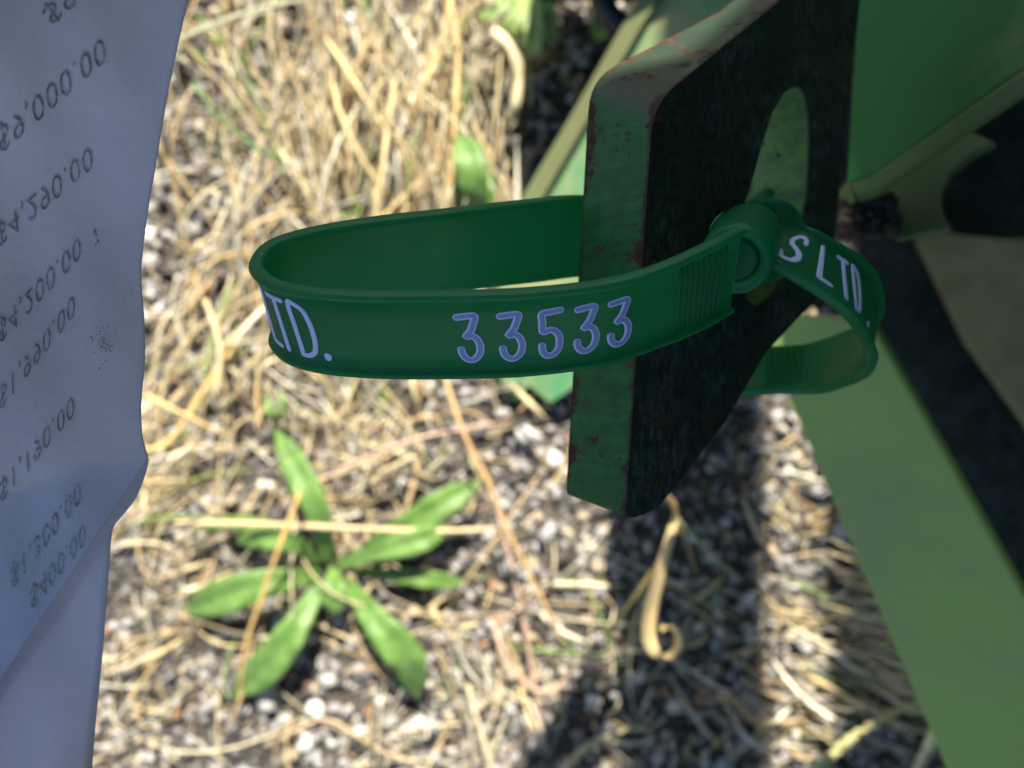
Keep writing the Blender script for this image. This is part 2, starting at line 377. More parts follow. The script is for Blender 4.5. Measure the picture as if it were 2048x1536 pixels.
def stalk(pts, wid, col, label, name='dry_stalk', cat='stalk', group=None, flat=.55, seg=8, taper=True):
    q = crom([tuple(P(px, py, H - h)) for px, py, h in pts], max(14, 7 * len(pts)))
    n = len(q); t = np.linspace(0, 1, n)
    r = wid * (np.minimum(1, (1 - t) * 4 + .35) if taper else np.ones(n)) * (1 + .12 * np.sin(t * 23 + pts[0][0]))
    V, Fc = tube(q, r * .8, seg, True, flat); o = mesh(name, V, Fc, M['straw'])
    vv = np.array([v.z for v in V]); cols = np.zeros((len(V), 4)); cols[:, 3] = 1
    mod = 1 + .18 * np.sin(np.arange(len(V)) * .9)[:, None] * 0 + rng.uniform(-.12, .12, (len(V), 1)); cols[:, :3] = np.array(col) * mod
    tint_attr(o, cols); tag(o, label, cat, group); return o
GOLD, PALE, BRN, GRN, PNK = (.72, .48, .17), (.78, .66, .42), (.45, .29, .14), (.26, .38, .12), (.62, .42, .30)
stalk([(350, 1045, .03), (520, 1048, .034), (700, 1056, .036), (860, 1062, .034), (1000, 1058, .03)], .0016, (.74, .56, .32), 'long straw stalk lying level across the green rosette')
stalk([(560, 1010, .03), (680, 940, .035), (800, 888, .035), (900, 862, .03), (1020, 842, .02)], .0011, PNK, 'thin pinkish stalk arching from the rosette up to the right')
stalk([(885, 740, .05), (925, 860, .05), (975, 960, .045), (1020, 1070, .04), (1080, 1190, .03), (1130, 1290, .02)], .0014, (.66, .44, .20), 'long brown stalk running down from under the band across the gravel')
stalk([(995, 1020, .02), (1020, 1120, .02), (1045, 1230, .016), (1065, 1350, .012), (1090, 1500, .008)], .0011, PNK, 'thin brown stalk crossing the gravel below the longest stalk')
stalk([(600, 985, .05), (560, 1090, .05), (520, 1205, .04), (492, 1290, .03), (478, 1400, .015)], .0013, GOLD, 'golden stalk leaning across the leftmost rosette leaf')
stalk([(1345, 1080, .11), (1290, 1165, .09), (1225, 1250, .07), (1160, 1312, .05)], .0011, (.78, .55, .16), 'straight yellow stalk slanting down beside the curled blade')
stalk([(1160, 1312, .05), (1230, 1300, .04), (1320, 1305, .03)], .0010, PALE, 'short pale stalk lying level under the curl')
stalk([(1352, 1035, .12), (1400, 1085, .11), (1440, 1125, .10), (1485, 1162, .09)], .0010, (.45, .5, .25), 'pale green stem branching right from the curled blade')
stalk([(1354, 1042, .12), (1375, 1095, .11), (1395, 1150, .10)], .0006, (.5, .4, .2), 'short brown twig hanging from the curled blade tip')
stalk([(1320, 985, .135), (1345, 1005, .13), (1352, 1040, .12)], .0015, (.6, .42, .18), 'knotty straw stub poking out under the steel plate')
stalk([(985, 1240, .02), (1005, 1300, .025), (1050, 1365, .02), (1100, 1385, .018), (1135, 1350, .02), (1145, 1315, .03)], .0015, PNK, 'pinkish curled stem looping over the gravel')
stalk([(355, 80, .06), (430, 48, .06), (520, 18, .06), (620, -4, .06)], .0015, (.42, .42, .27), 'grey green stalk beside the top of the paper')
stalk([(385, 165, .03), (450, 245, .03), (520, 300, .03), (580, 325, .025)], .0016, (.12, .2, .06), 'dark green grass stem in the upper left grass')
stalk([(905, -20, .03), (880, 90, .03), (845, 180, .03), (818, 250, .02)], .0016, (.72, .54, .22), 'thick golden stem slanting down from the top of the grass')
stalk([(900, -10, .03), (915, 110, .03), (910, 230, .03), (900, 420, .02)], .0018, (.7, .5, .22), 'upright golden stem left of the single green leaf')
stalk([(790, 160, .04), (775, 260, .04), (762, 360, .04), (745, 470, .03)], .0016, (.76, .6, .3), 'pale straw stem standing left of the golden stems')
stalk([(880, 330, .03), (820, 380, .03), (760, 440, .03)], .0011, (.66, .5, .25), 'short straw leaning left above the band')
stalk([(985, 60, .04), (1020, 95, .04), (1037, 150, .035), (1030, 215, .03), (1012, 250, .02)], .0034, (.85, .72, .42), 'thick pale husk bent over beside the dark gap')
stalk([(560, 300, .03), (590, 350, .03), (620, 395, .03)], .0016, (.76, .66, .42), 'broad bleached straw in the middle of the upper grass')
stalk([(410, 600, .04), (440, 700, .04), (430, 800, .035)], .0018, (.76, .6, .34), 'bleached upright straw left of the band loop')
stalk([(285, 900, .04), (340, 880, .04), (420, 760, .035), (470, 690, .03)], .0013, GOLD, 'golden straw leaning right from the corner of the paper')
stalk([(290, 790, .04), (370, 830, .04), (450, 870, .03)], .0014, (.74, .52, .22), 'golden straw slanting down from the paper edge')
stalk([(240, 1090, .03), (300, 1085, .03), (350, 1100, .025)], .0009, PALE, 'short bleached straw beside the folded flap')
stalk([(215, 1345, .03), (270, 1325, .03), (320, 1300, .025)], .0008, PALE, 'short straw low beside the folded flap')
stalk([(560, 1480, .02), (600, 1455, .02), (660, 1440, .02), (760, 1500, .02), (850, 1530, .02)], .0009, (.66, .5, .28), 'thin arched straw at the bottom of the gravel')
stalk([(935, 1370, .03), (955, 1440, .03), (985, 1540, .025)], .0013, PALE, 'bleached straw pointing up at the bottom of the gravel')
stalk([(1090, 1180, .02), (1040, 1215, .02), (990, 1250, .02)], .0008, PNK, 'small reddish twig above the pinkish curl')
# curled blade: a wide ribbon that ends in a ring
def ribbon(pts, wid, name, col, label, cat, wdir):
    q = crom([tuple(P(px, py, H - h)) for px, py, h in pts], 60); n = len(q); V = []; Fc = []
    for i in range(n):
        t = Vector(q[min(i + 1, n - 1)] - q[max(i - 1, 0)]).normalized(); wd = Vector(wdir).lerp(Vector((.45, .25, 1)), min(1, max(0, (i / n - .42) / .25))); wd = (wd - t * wd.dot(t)).normalized(); nn = t.cross(wd)
        ww = wid * min(1, .45 + i / n * 2)
        for a, b_ in ((-1, .35), (-.5, -.1), (0, -.25), (.5, -.1), (1, .35), (.5, .12), (0, .0), (-.5, .12)):
            V.append(Vector(q[i]) + wd * a * ww + nn * b_ * ww * .5)
    for i in range(n - 1):
        for k in range(8): Fc.append((i * 8 + k, i * 8 + (k + 1) % 8, i * 8 + 8 + (k + 1) % 8, i * 8 + 8 + k))
    Fc += [tuple(range(8)), tuple((n - 1) * 8 + k for k in range(8))]
    o = mesh(name, V, Fc, M['straw']); c = np.zeros((len(V), 4)); c[:, 3] = 1; s_ = 1 + .15 * np.tile(np.array([0, 1, -1, 1, 0, 1, -1, 1]), n)
    c[:, :3] = np.array(col) * s_[:, None]; tint_attr(o, c); tag(o, label, cat); return o
ribbon([(1352, 1035, .12), (1338, 1080, .118), (1318, 1150, .11), (1300, 1220, .10), (1296, 1268, .096), (1306, 1300, .095), (1330, 1311, .096), (1352, 1296, .098), (1354, 1270, .100), (1336, 1254, .101), (1322, 1260, .101)],
       .0030, 'curled_blade', (.80, .60, .28), 'broad golden grass blade ending in a tight curl below the steel plate', 'grass blade', (1, .25, .15))

# seed spikes lower right
def spike(pts, rad, col, label):
    q = crom([tuple(P(px, py, H - h)) for px, py, h in pts], 40); B = MB(); cols = []
    V, Fc = tube(q, .0005, 5); B.add((V, Fc))
    for i in range(1, 39):
        for k in range(4):
            a = rng.uniform(0, 6.28); r = rad * (1 - .4 * i / 40); c = Vector(q[i]) + Vector((math.cos(a), math.sin(a) * .6, math.sin(a))) * r * .6
            vv = ICO_V * r * np.array([.55, .45, .45]) * rng.uniform(.8, 1.2); B.add(([c + Vector(v) for v in vv], [tuple(f) for f in ICO_F.tolist()]))
    o = B.build('seed_head', M['straw']); c = np.ones((len(B.v), 4)); c[:, :3] = np.array(col) * np.repeat(rng.uniform(.8, 1.15, (len(B.v) // 6 + 1, 1)), 6, 0)[:len(B.v)]; tint_attr(o, c)
    tag(o, label, 'seed head', 'grass seed heads'); return o
spike([(1625, 1545, .05), (1690, 1485, .05), (1760, 1440, .05), (1840, 1405, .045)], .0036, (.55, .52, .24), 'long yellow green seed head lying beside the slanted beam')
spike([(1875, 1462, .06), (1855, 1500, .06), (1825, 1560, .06)], .0034, (.74, .68, .42), 'pale stubby seed head at the foot of the slanted beam')
spike([(1130, 1540, .02), (1180, 1490, .02), (1260, 1455, .02)], .0030, (.6, .52, .3), 'brown seed head at the bottom edge of the gravel')
spike([(820, 1460, .02), (870, 1452, .02), (920, 1448, .02)], .0022, (.72, .62, .42), 'small bleached seed head right of the rosette')
spike([(880, 1240, .012), (865, 1215, .012), (895, 1190, .012)], .0024, (.7, .56, .32), 'tan husk in the gravel right of the rosette')
spike([(740, 965, .02), (790, 935, .02), (830, 915, .02)], .0032, (.74, .6, .36), 'tan husk lying above the rosette')
def pairs_needles():   # the combed bunch of needles by the beam
    for i in range(24):
        y0 = 1120 + i * 15 + rng.normal(0, 4); x0 = 1790 + (i * 4.5) + rng.normal(0, 10)
        st2.blade(np.array([wpx(x0, y0 + rng.normal(0, 6), .03) + (.03,), wpx(x0 - 60, y0 - 8 + rng.normal(0, 6), .034) + (.034,), wpx(x0 - 110 - rng.uniform(0, 60), y0 - 28 + rng.normal(0, 10), .03) + (.028,)]),
                  .0008, STRAWS[rng.integers(4)])
st2 = Straw(); pairs_needles(); tag(st2.build('needle_litter'), kind='stuff')

# ------------------------------------------------------------------ green plants
def leaf(pts, wid, parent, mat, h=None):
    """pts (px,py,height); pointed leaf with a raised margin, folded midrib and wavy edge"""
    n, m_ = 26, 9; q = crom([tuple(P(px, py, H - hh)) for px, py, hh in pts], n); V = []; Fc = []
    ph = rng.uniform(0, 6)
    for i in range(n):
        t = Vector(q[min(i + 1, n - 1)] - q[max(i - 1, 0)]).normalized(); s_ = t.cross(Vector((0, 0, 1))).normalized(); nn = s_.cross(t)
        u = i / (n - 1); jag = 1 + .10 * noise.noise(Vector((u * 9, ph, 0))) + .06 * noise.noise(Vector((u * 30, ph, 4)))
        ww = jag * wid * (.22 + .78 * math.sin(math.pi * min(1, u ** 1.45 * .95 + .05)) ** .85) * (1 if u < .96 else .5) * (min(1, (1.0 - u) * 5 + .03))
        for k in range(m_):
            a = -1 + 2 * k / (m_ - 1)
            z = .28 * abs(a) - .10 * a * a + .09 * math.sin(u * 24 + ph + a * 2) * abs(a) + (.05 if k in (2, 6) else 0)
            V.append(Vector(q[i]) + s_ * a * ww + nn * z * ww)
    for i in range(n - 1):
        for k in range(m_ - 1): Fc.append((i * m_ + k, i * m_ + k + 1, (i + 1) * m_ + k + 1, (i + 1) * m_ + k))
    o = mesh('leaf', V, Fc, mat, parent); sd = o.modifiers.new('thick', 'SOLIDIFY'); sd.thickness = .0004; return o
def plant(c, label, leaves, mat, name='rosette_plant'):
    t = thing(name, P(c[0], c[1], H - .004), label, 'plant')
    for w_, *pts in leaves: leaf(pts, w_ / F * .39 / 2 * .78 * rng.uniform(.85, 1.15), t, mat)
    V, Fc = tube([P(c[0], c[1], H), P(c[0] + 2, c[1] - 3, H - .014)], [.0012, .0022], 8); mesh('crown', V, Fc, mat, t)
    return t
plant((662, 1140), 'broad leaved green rosette weed growing in the gravel', [
    (92, (640, 1150, .016), (540, 1165, .034), (440, 1195, .030), (362, 1228, .012)),
    (80, (642, 1165, .016), (590, 1255, .030), (530, 1335, .026), (452, 1400, .008)),
    (84, (690, 1160, .016), (750, 1240, .034), (815, 1320, .034), (836, 1405, .012)),
    (62, (668, 1140, .022), (665, 1180, .030), (672, 1228, .026)),
    (66, (672, 1130, .020), (770, 1100, .036), (840, 1080, .038), (905, 1052, .028)),
    (50, (700, 1140, .014), (790, 1150, .022), (860, 1158, .022), (940, 1168, .012)),
    (74, (700, 1120, .012), (800, 1060, .026), (880, 1010, .032), (968, 958, .022)),
    (72, (655, 1125, .016), (640, 1040, .034), (600, 950, .036), (545, 850, .018)),
    (56, (640, 1125, .014), (580, 1085, .028), (520, 1075, .026), (470, 1085, .012)),
    (34, (640, 1110, .012), (560, 1060, .020), (470, 1045, .020), (390, 1058, .010))], M['leaf'])
plant((945, 440), 'upright green weed leaf at the foot of the golden stems', [
    (70, (948, 450, .010), (950, 390, .034), (938, 320, .04), (920, 262, .03)),
    (60, (950, 450, .010), (968, 420, .026), (965, 370, .03), (955, 330, .02)),
    (44, (945, 450, .010), (925, 430, .02), (912, 390, .02), (905, 350, .016))], M['leaf'], 'weed')
plant((1050, -20), 'pale green leafy weed at the top beside the dark gap', [
    (56, (1060, -30, .02), (1070, 30, .04), (1066, 80, .04), (1058, 125, .03)),
    (46, (1050, -30, .02), (1040, 20, .04), (1020, 60, .04), (1008, 100, .03)),
    (46, (1070, -30, .02), (1095, 10, .04), (1100, 50, .036), (1088, 90, .03)),
    (40, (1030, -30, .02), (1015, 0, .035), (985, 25, .035), (950, 30, .02))], M['leaf_pale'], 'weed')
plant((1230, -30), 'shaded green leaf hanging at the top beside the beam', [
    (60, (1220, -30, .04), (1215, 10, .05), (1205, 50, .05), (1190, 85, .04))], M['leaf'], 'weed')
plant((545, 830), 'thin green grass shoot above the rosette', [
    (26, (550, 850, .01), (545, 830, .02), (530, 790, .02)), (22, (552, 850, .01), (565, 820, .02), (560, 780, .02))], M['leaf'], 'weed')

# ------------------------------------------------------------------ steel machine frame
frame = thing('steel_frame', (0.09, 0.06, 0), 'green painted steel machine frame with a slotted rusty bracket plate', 'machine frame')
def arc(pts, r, seg=6):
    """round the corners of a closed pixel polygon; r per corner"""
    out = []; n = len(pts)
    for i in range(n):
        p = np.array(pts[i][:2], float); a = np.array(pts[i - 1][:2], float); b_ = np.array(pts[(i + 1) % n][:2], float)
        rr = pts[i][2] if len(pts[i]) > 2 else r
        if rr <= 0: out.append(tuple(p)); continue
        da = (a - p) / np.linalg.norm(a - p) * min(rr, np.linalg.norm(a - p) * .49); db = (b_ - p) / np.linalg.norm(b_ - p) * min(rr, np.linalg.norm(b_ - p) * .49)
        for k in range(seg + 1):
            t = k / seg; out.append(tuple((p + da) * (1 - t) ** 2 + 2 * p * t * (1 - t) + (p + db) * t * t))
    return out
# bracket plate: its broad face turns to the right, its thick edge to the camera
T0, B0 = (1308, 260, .108), (1252, 1000, .1105)
pT = P(*T0); tang = Vector((.72, 0, -.69))
pl = Plane(T0, B0, T0); pl.o = pT; pl.n = tang.cross(P(*B0) - pT).normalized()
if pl.n.z < 0: pl.n = -pl.n
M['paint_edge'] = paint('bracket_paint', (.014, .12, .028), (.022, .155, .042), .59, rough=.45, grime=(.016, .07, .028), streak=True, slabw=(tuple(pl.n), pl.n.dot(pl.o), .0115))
M['slot_lit_paint'] = paint('slot_lit_paint', (.15, .33, .09), (.19, .37, .14), .60, rough=.6, grime=(.11, .2, .11))  # brighter green for the slot walls; sunlight there is put into the colour
out = arc([(1250, 1042, 26), (1313, 1020, 24), (1452, 842), (1532, 705), (1640, 590, 0), (1660, 560, 0), (1720, 0, 0), (1745, -130, 0), (1690, -110, 0), (1560, 0), (1306, 208, 62)], 0)
slot = [(1600, 174), (1612, 195), (1618, 250), (1618, 320), (1612, 400), (1595, 480), (1568, 550), (1538, 596), (1512, 612), (1497, 603), (1490, 575), (1478, 530), (1474, 470), (1488, 410), (1508, 350), (1524, 290), (1545, 225), (1570, 184), (1586, 174)]
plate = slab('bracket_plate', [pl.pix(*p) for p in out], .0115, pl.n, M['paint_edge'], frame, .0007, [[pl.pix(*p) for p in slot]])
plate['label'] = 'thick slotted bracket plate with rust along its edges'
plate.data.materials.append(M['grimy_shaded']); plate.data.materials.append(M['slot_lit_paint'])
sc_ = sum((pl.pix(*p) for p in slot), Vector()) / len(slot)
for p in plate.data.polygons:
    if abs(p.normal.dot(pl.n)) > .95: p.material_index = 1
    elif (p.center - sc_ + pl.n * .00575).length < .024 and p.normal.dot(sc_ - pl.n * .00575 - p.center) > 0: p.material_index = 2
# the flame-cut rear face stands a little higher than the front one
yt, yb = pT.y, P(*B0).y
for v in plate.data.vertices:
    if (v.co - pl.o).dot(pl.n) < -.006:
        k = (v.co.y - yb) / (yt - yb)
        if (v.co - sc_ + pl.n * .0115).length > .0243: v.co.y += .0010 + .0042 * max(0, k) * max(0, 1 - max(0, v.co.x - .012) / .022)

# post behind the plate, added for shadow; the stepped panel darkens the gravel band
def box(name, lo, hi, mat, parent, bev=.001):
    x0, y0, z0 = lo; x1, y1, z1 = hi
    V = [(x0, y0, z0), (x1, y0, z0), (x1, y1, z0), (x0, y1, z0), (x0, y0, z1), (x1, y0, z1), (x1, y1, z1), (x0, y1, z1)]
    o = mesh(name, V, [(0, 3, 2, 1), (4, 5, 6, 7), (0, 1, 5, 4), (1, 2, 6, 5), (2, 3, 7, 6), (3, 0, 4, 7)], mat, parent, False)
    if bev: bevel(o, bev, 3)
    return o
box('post', (.066, .052, 0), (.115, .086, .205), M['grimy_shaded'], frame, .003)

# left flat bar, lying low, running up behind the plate
lb = Plane((1030, 420, .375), (1290, 0, .33), (1500, 400, .345))
outl = arc([(1292, -20, 0), (1620, -60, 0), (1560, 500, 0), (1150, 775, 0), (1100, 808, 8), (1058, 772, 3), (1030, 806, 8), (990, 742, 14), (1000, 560, 0), (1040, 402, 30)], 0)
bar = slab('flat_bar', [lb.pix(*p) for p in outl], .009, lb.n, M['paint_pale'], frame, .0015)
M['lip'] = paint('dusty_lip_paint', (.15, .17, .07), (.2, .2, .09), .74, dust=(.16, .26, .1), dustlvl=.6, rough=.6)
strip = slab('bar_lip', [lb.pix(*p) + lb.n * .0035 for p in [(1288, -20), (1330, -20), (1075, 420), (1046, 402)]], .003, lb.n, M['lip'], frame, .0008)

# slanted leg (angle section) lower right
lg = Plane((1600, 800, .215), (1980, 1500, .225), (1760, 700, .20))
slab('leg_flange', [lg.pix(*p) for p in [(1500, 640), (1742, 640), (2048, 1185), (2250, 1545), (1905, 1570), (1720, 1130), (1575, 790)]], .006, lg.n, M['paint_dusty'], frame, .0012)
# web of the leg falls away behind the flange's right edge, its shade painted near-black
a0, a1 = lg.pix(1746, 640), lg.pix(2260, 1555)
dn = Vector((.16, .12, -1)).normalized()
def quadslab(name, pts, thick, mat, bev=.001):
    n = (pts[1] - pts[0]).cross(pts[2] - pts[0]).normalized()
    if n.z < 0: n = -n
    return slab(name, pts, thick, n, mat, frame, bev)
quadslab('leg_web', [a0 + Vector((0, 0, -.0065)), a1 + Vector((0, 0, -.0065)), a1 + dn * .055, a0 + dn * .055], .005, M['grimy_shaded'])
ol = Plane((1840, 500, .36), (2048, 480, .35), (2040, 820, .36))
ic = Plane((1700, 600, .385), (2048, 900, .385), (2048, 600, .38))
slab('inner_shade_sheet', [ic.pix(*p) for p in [(1660, 430), (1900, 440), (1990, 690), (2110, 850), (2500, 1300), (2400, 1700), (2040, 1240), (1735, 690)]], .004, ic.n, M['grimy_shaded'], frame, .001)  # dark sheet put where the inside of the leg lies in shade
slab('rear_plate', [ol.pix(*p) for p in [(1832, 478), (1880, 462), (1930, 470), (2000, 478), (2120, 476), (2200, 1100), (2048, 845), (1935, 690)]], .006, ol.n, M['olive'], frame, .001)
# upper side panel, its folded lip and the round opening below it
up = Plane((1740, 300, .175), (2048, 0, .15), (1740, 0, .185))
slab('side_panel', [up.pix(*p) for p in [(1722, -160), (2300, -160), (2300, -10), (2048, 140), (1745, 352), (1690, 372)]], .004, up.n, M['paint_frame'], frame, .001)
lipn = [up.pix(*p) for p in [(1690, 372), (1745, 352), (2048, 140), (2300, -20)]]
off = Vector((.0014, -.0030, .001))
V = []; Fc = []
for p in lipn: V += [p + Vector((0, 0, .001)), p + off, p + off + Vector((.0015, -.001, -.005)), p + Vector((0, 0, -.005))]
for i in range(3):
    for k in range(4): Fc.append((i * 4 + k, i * 4 + (k + 1) % 4, i * 4 + 4 + (k + 1) % 4, i * 4 + 4 + k))
Fc += [(0, 1, 2, 3), (12, 15, 14, 13)]
lip = mesh('panel_lip', V, Fc, M['paint_lip'], frame, False); bevel(lip, .0008)
gp = Plane((1740, 420, .195), (2048, 250, .185), (1860, 300, .195))
outer = [gp.pix(*p) for p in [(1700, 425), (1745, 345), (1850, 280), (1935, 258), (1996, 284), (1962, 300), (1930, 322), (1903, 348), (1888, 376), (1883, 405), (1892, 436), (1906, 452), (1850, 462), (1800, 475), (1745, 455)]]
slab('gusset_plate', outer, .0022, gp.n, M['paint_gusset'], frame, .0008)
# closed body behind and below the openings, their darkness painted in as near-black
bk = Plane((1800, 600, .405), (2048, 300, .40), (2048, 900, .405))
quadslab('back_web', [bk.pix(*p) for p in [(1640, 60), (2600, -300), (2700, 1300), (2150, 1150), (1760, 660)]], .006, M['grimy_shaded'])
# caked dirt in the corner where plate, panel and lip meet
B = MB()
for k in range(190):
    c = P(rng.uniform(1685, 1790), rng.uniform(395, 470), rng.uniform(.18, .195)); v = ICO_V * rng.uniform(.0005, .0022) * (1 + rng.uniform(-.4, .4, (len(ICO_V), 1)))
    B.add(([c + Vector(q) for q in v], [tuple(f) for f in ICO_F.tolist()]))
d = B.build('caked_dirt', M['dirt'], frame); d['kind'] = 'stuff'
# unseen light blockers added: bar for the top gap, stepped panel, right side wall
box('shade_bar', (.012, .192, .03), (.40, .225, .13), M['paint_frame'], frame, .003)  # added out of view to darken the ground beside the bar
zt = .80; ys = zt * tosun.y / tosun.z; xs_ = zt * tosun.x / tosun.z
dk = [Vector((xs_ + x, ys + y * tosun.y / tosun.z / .9325, zt)) for x, y in [(-.45, -.75), (.75, -.75), (.75, .30), (.1665, .30), (.1665, -.235), (.136, -.235), (.136, .20), (.0572, .20), (.0572, -.24), (.0480, -.24), (.0480, -.15), (.030, -.17), (.0, -.228), (-.02, -.238), (-.45, -.238)]]
slab('sun_blocker', dk, .02, Vector((0, 0, -1)), M['paint_frame'], frame, .002)  # outline stepped so chosen parts and a gravel band fall in shade
box('sky_blocker', (.34, -.5, .02), (.37, .9, .79), M['paint_frame'], frame, .003)  # added to keep sky light off the plate's right face
# dark hose behind the bar, top
V, Fc = tube(crom([tuple(P(*p)) for p in [(1300, 30, .36), (1258, 52, .355), (1222, 34, .355), (1206, -10, .36), (1220, -60, .36)]], 24), .0055, 14)
tag(mesh('hose', V, Fc, M['rubber']), 'dark curved hose behind the green bar at the top', 'hose')

# ------------------------------------------------------------------ security seal
seal = thing('security_seal', P(1500, 490, .118), 'green plastic band seal numbered 33533 threaded through the slotted bracket', 'security seal')
c42, s42 = math.cos(math.radians(42)), math.sin(math.radians(42))
WF = (0, c42, s42)            # width vector on the front loop (leans to the camera)
WT = (.20, .63, -.75)         # on the tail (leans away)
stn = [  # px, py, depth, width vector
    (1464, 540, .1040, (-.02, .80, .60)), (1400, 575, .1010, (-.02, .78, .62)), (1300, 617, .0985, WF), (1200, 646, .0968, WF), (1050, 664, .0955, WF), (900, 669, .0955, WF),
    (750, 669, .0962, WF), (640, 661, .0975, WF), (574, 645, .0995, WF), (543, 622, .1020, WF), (540, 598, .1045, WF), (570, 566, .1065, WF), (640, 543, .1075, WF), (760, 522, .1080, WF),
    (900, 505, .1095, WF), (1050, 487, .1150, (0, .80, .60)), (1150, 475, .1225, (0, .88, .47)), (1250, 475, .1315, (.25, .85, .42)), (1340, 468, .1370, (.6, .55, .6)), (1410, 458, .1450, (.7, .0, .7)), (1480, 448, .1460, (.35, -.5, .75)),
    (1535, 452, .1390, (.0, -.75, .65)), (1540, 468, .1290, (-.12, -.75, .65)), (1530, 482, .1210, (-.12, -.7, .7)), (1560, 490, .1175, (-.16, -.65, .74)), (1622, 521, .1160, (-.24, -.74, .62)), (1683, 562, .1175, (-.36, -.69, .62)), (1727, 606, .1225, (-.46, -.62, .64)), (1746, 652, .1300, (-.42, -.58, .70)),
    (1734, 690, .1375, (-.36, -.6, .72)), (1690, 714, .1440, (-.22, -.65, .73)), (1620, 733, .1500, (-.1, -.66, .75)), (1520, 738, .1530, (-.02, -.66, .75)), (1430, 744, .1560, (.0, -.66, .75))]
raw = crom([(*P(a, b_, d_), *wv) for a, b_, d_, wv in stn], 520)
C = raw[:, :3]; seg = np.r_[0, np.cumsum(np.linalg.norm(np.diff(C, axis=0), axis=1))]; LT = seg[-1]
def frame_at(s):
    s = min(max(s, 0), LT); c = np.array([np.interp(s, seg, C[:, k]) for k in range(3)])
    e = .0006; a = np.array([np.interp(min(s + e, LT), seg, C[:, k]) - np.interp(max(s - e, 0), seg, C[:, k]) for k in range(3)]); t = a / np.linalg.norm(a)
    wv = np.array([np.interp(s, seg, raw[:, 3 + k]) for k in range(3)]); wv -= t * wv.dot(t); wv /= np.linalg.norm(wv)
    return c, t, wv, np.cross(wv, t) * -1
HW = .0065
# outward = away from the inside of the loop; check sign on the front run
c_, t_, w_, n_ = frame_at(.05); SG = 1 if n_[2] > 0 else -1
def on_band(s, v, n):
    c, t, wv, nn = frame_at(s); return c + wv * v * HW + nn * n * SG
# section (v, n): flat web with raised, rounded rims
sec = [(-1, .0000), (-1.0, .0010), (-.975, .00118), (-.91, .00130), (-.855, .00112), (-.84, .0006), (-.4, .00055), (0, .00055), (.4, .00055), (.84, .0006), (.855, .00112), (.91, .00130), (.975, .00118), (1.0, .0010), (1, .0), (.985, -.00045),
       (.93, -.0007), (.85, -.00068), (.78, -.00055), (0, -.00055), (-.78, -.00055), (-.85, -.00068), (-.93, -.0007), (-.985, -.00045)]
NS = 420; V = []; Fc = []; K = len(sec)
for i in range(NS):
    s = LT * i / (NS - 1); c, t, wv, nn = frame_at(s)
    wob = 1 + .0
    for v, n in sec: V.append(Vector(c + wv * v * HW + nn * n * SG))
for i in range(NS - 1):
    for k in range(K): Fc.append((i * K + k, i * K + (k + 1) % K, (i + 1) * K + (k + 1) % K, (i + 1) * K + k))
Fc += [tuple(range(K)), tuple((NS - 1) * K + k for k in range(K))[::-1]]
strap = mesh('strap', V, Fc, M['plastic'], seal)
def s_at_px(px, lo, hi):
    best = None
    for s in np.linspace(lo, hi, 500):
        c = frame_at(s)[0]; x = 1024 + F * c[0] / (H - c[2])
        if best is None or abs(x - px) < best[0]: best = (abs(x - px), s)
    return best[1]
s_left = s_at_px(520, .03, .09)
idx_ext = int(np.argmin(C[:, 0])); S_EXT = seg[idx_ext]
i_tail = [i for i in range(len(C)) if i > len(C) * .7]; S_T0 = seg[int(len(C) * 24 / 33)]; S_T1 = seg[i_tail[int(np.argmax(C[i_tail, 0]))]]
# characters drawn as raised strokes that follow the strap
G = {'3': [[(.02, .93), (.35, .95), (.66, .95), (.60, .80), (.48, .64), (.30, .52), (.55, .53), (.74, .42), (.80, .26), (.72, .10), (.50, .0), (.28, .02), (.12, .12), (.08, .24)]],
     '5': [[(.74, .97), (.40, .95), (.08, .92), (.10, .75), (.14, .54), (.42, .57), (.66, .50), (.78, .34), (.76, .15), (.58, .02), (.34, .0), (.16, .10), (.12, .24)]],
     'L': [[(.15, 1), (.15, .5), (.15, 0), (.40, .0), (.7, .0)]], 'T': [[(0, 1), (.4, 1), (.8, 1)], [(.4, .99), (.4, .5), (.4, 0)]],
     'D': [[(.1, .0), (.1, .5), (.1, 1), (.35, 1), (.62, .90), (.74, .68), (.76, .5), (.74, .3), (.62, .1), (.35, 0), (.1, 0)]],
     'S': [[(.78, .80), (.70, .94), (.48, 1.0), (.22, .93), (.12, .76), (.24, .60), (.50, .50), (.72, .38), (.78, .22), (.66, .06), (.42, 0), (.2, .05), (.1, .18)]],
     '.': [[(.3, .02), (.33, .06)]]}
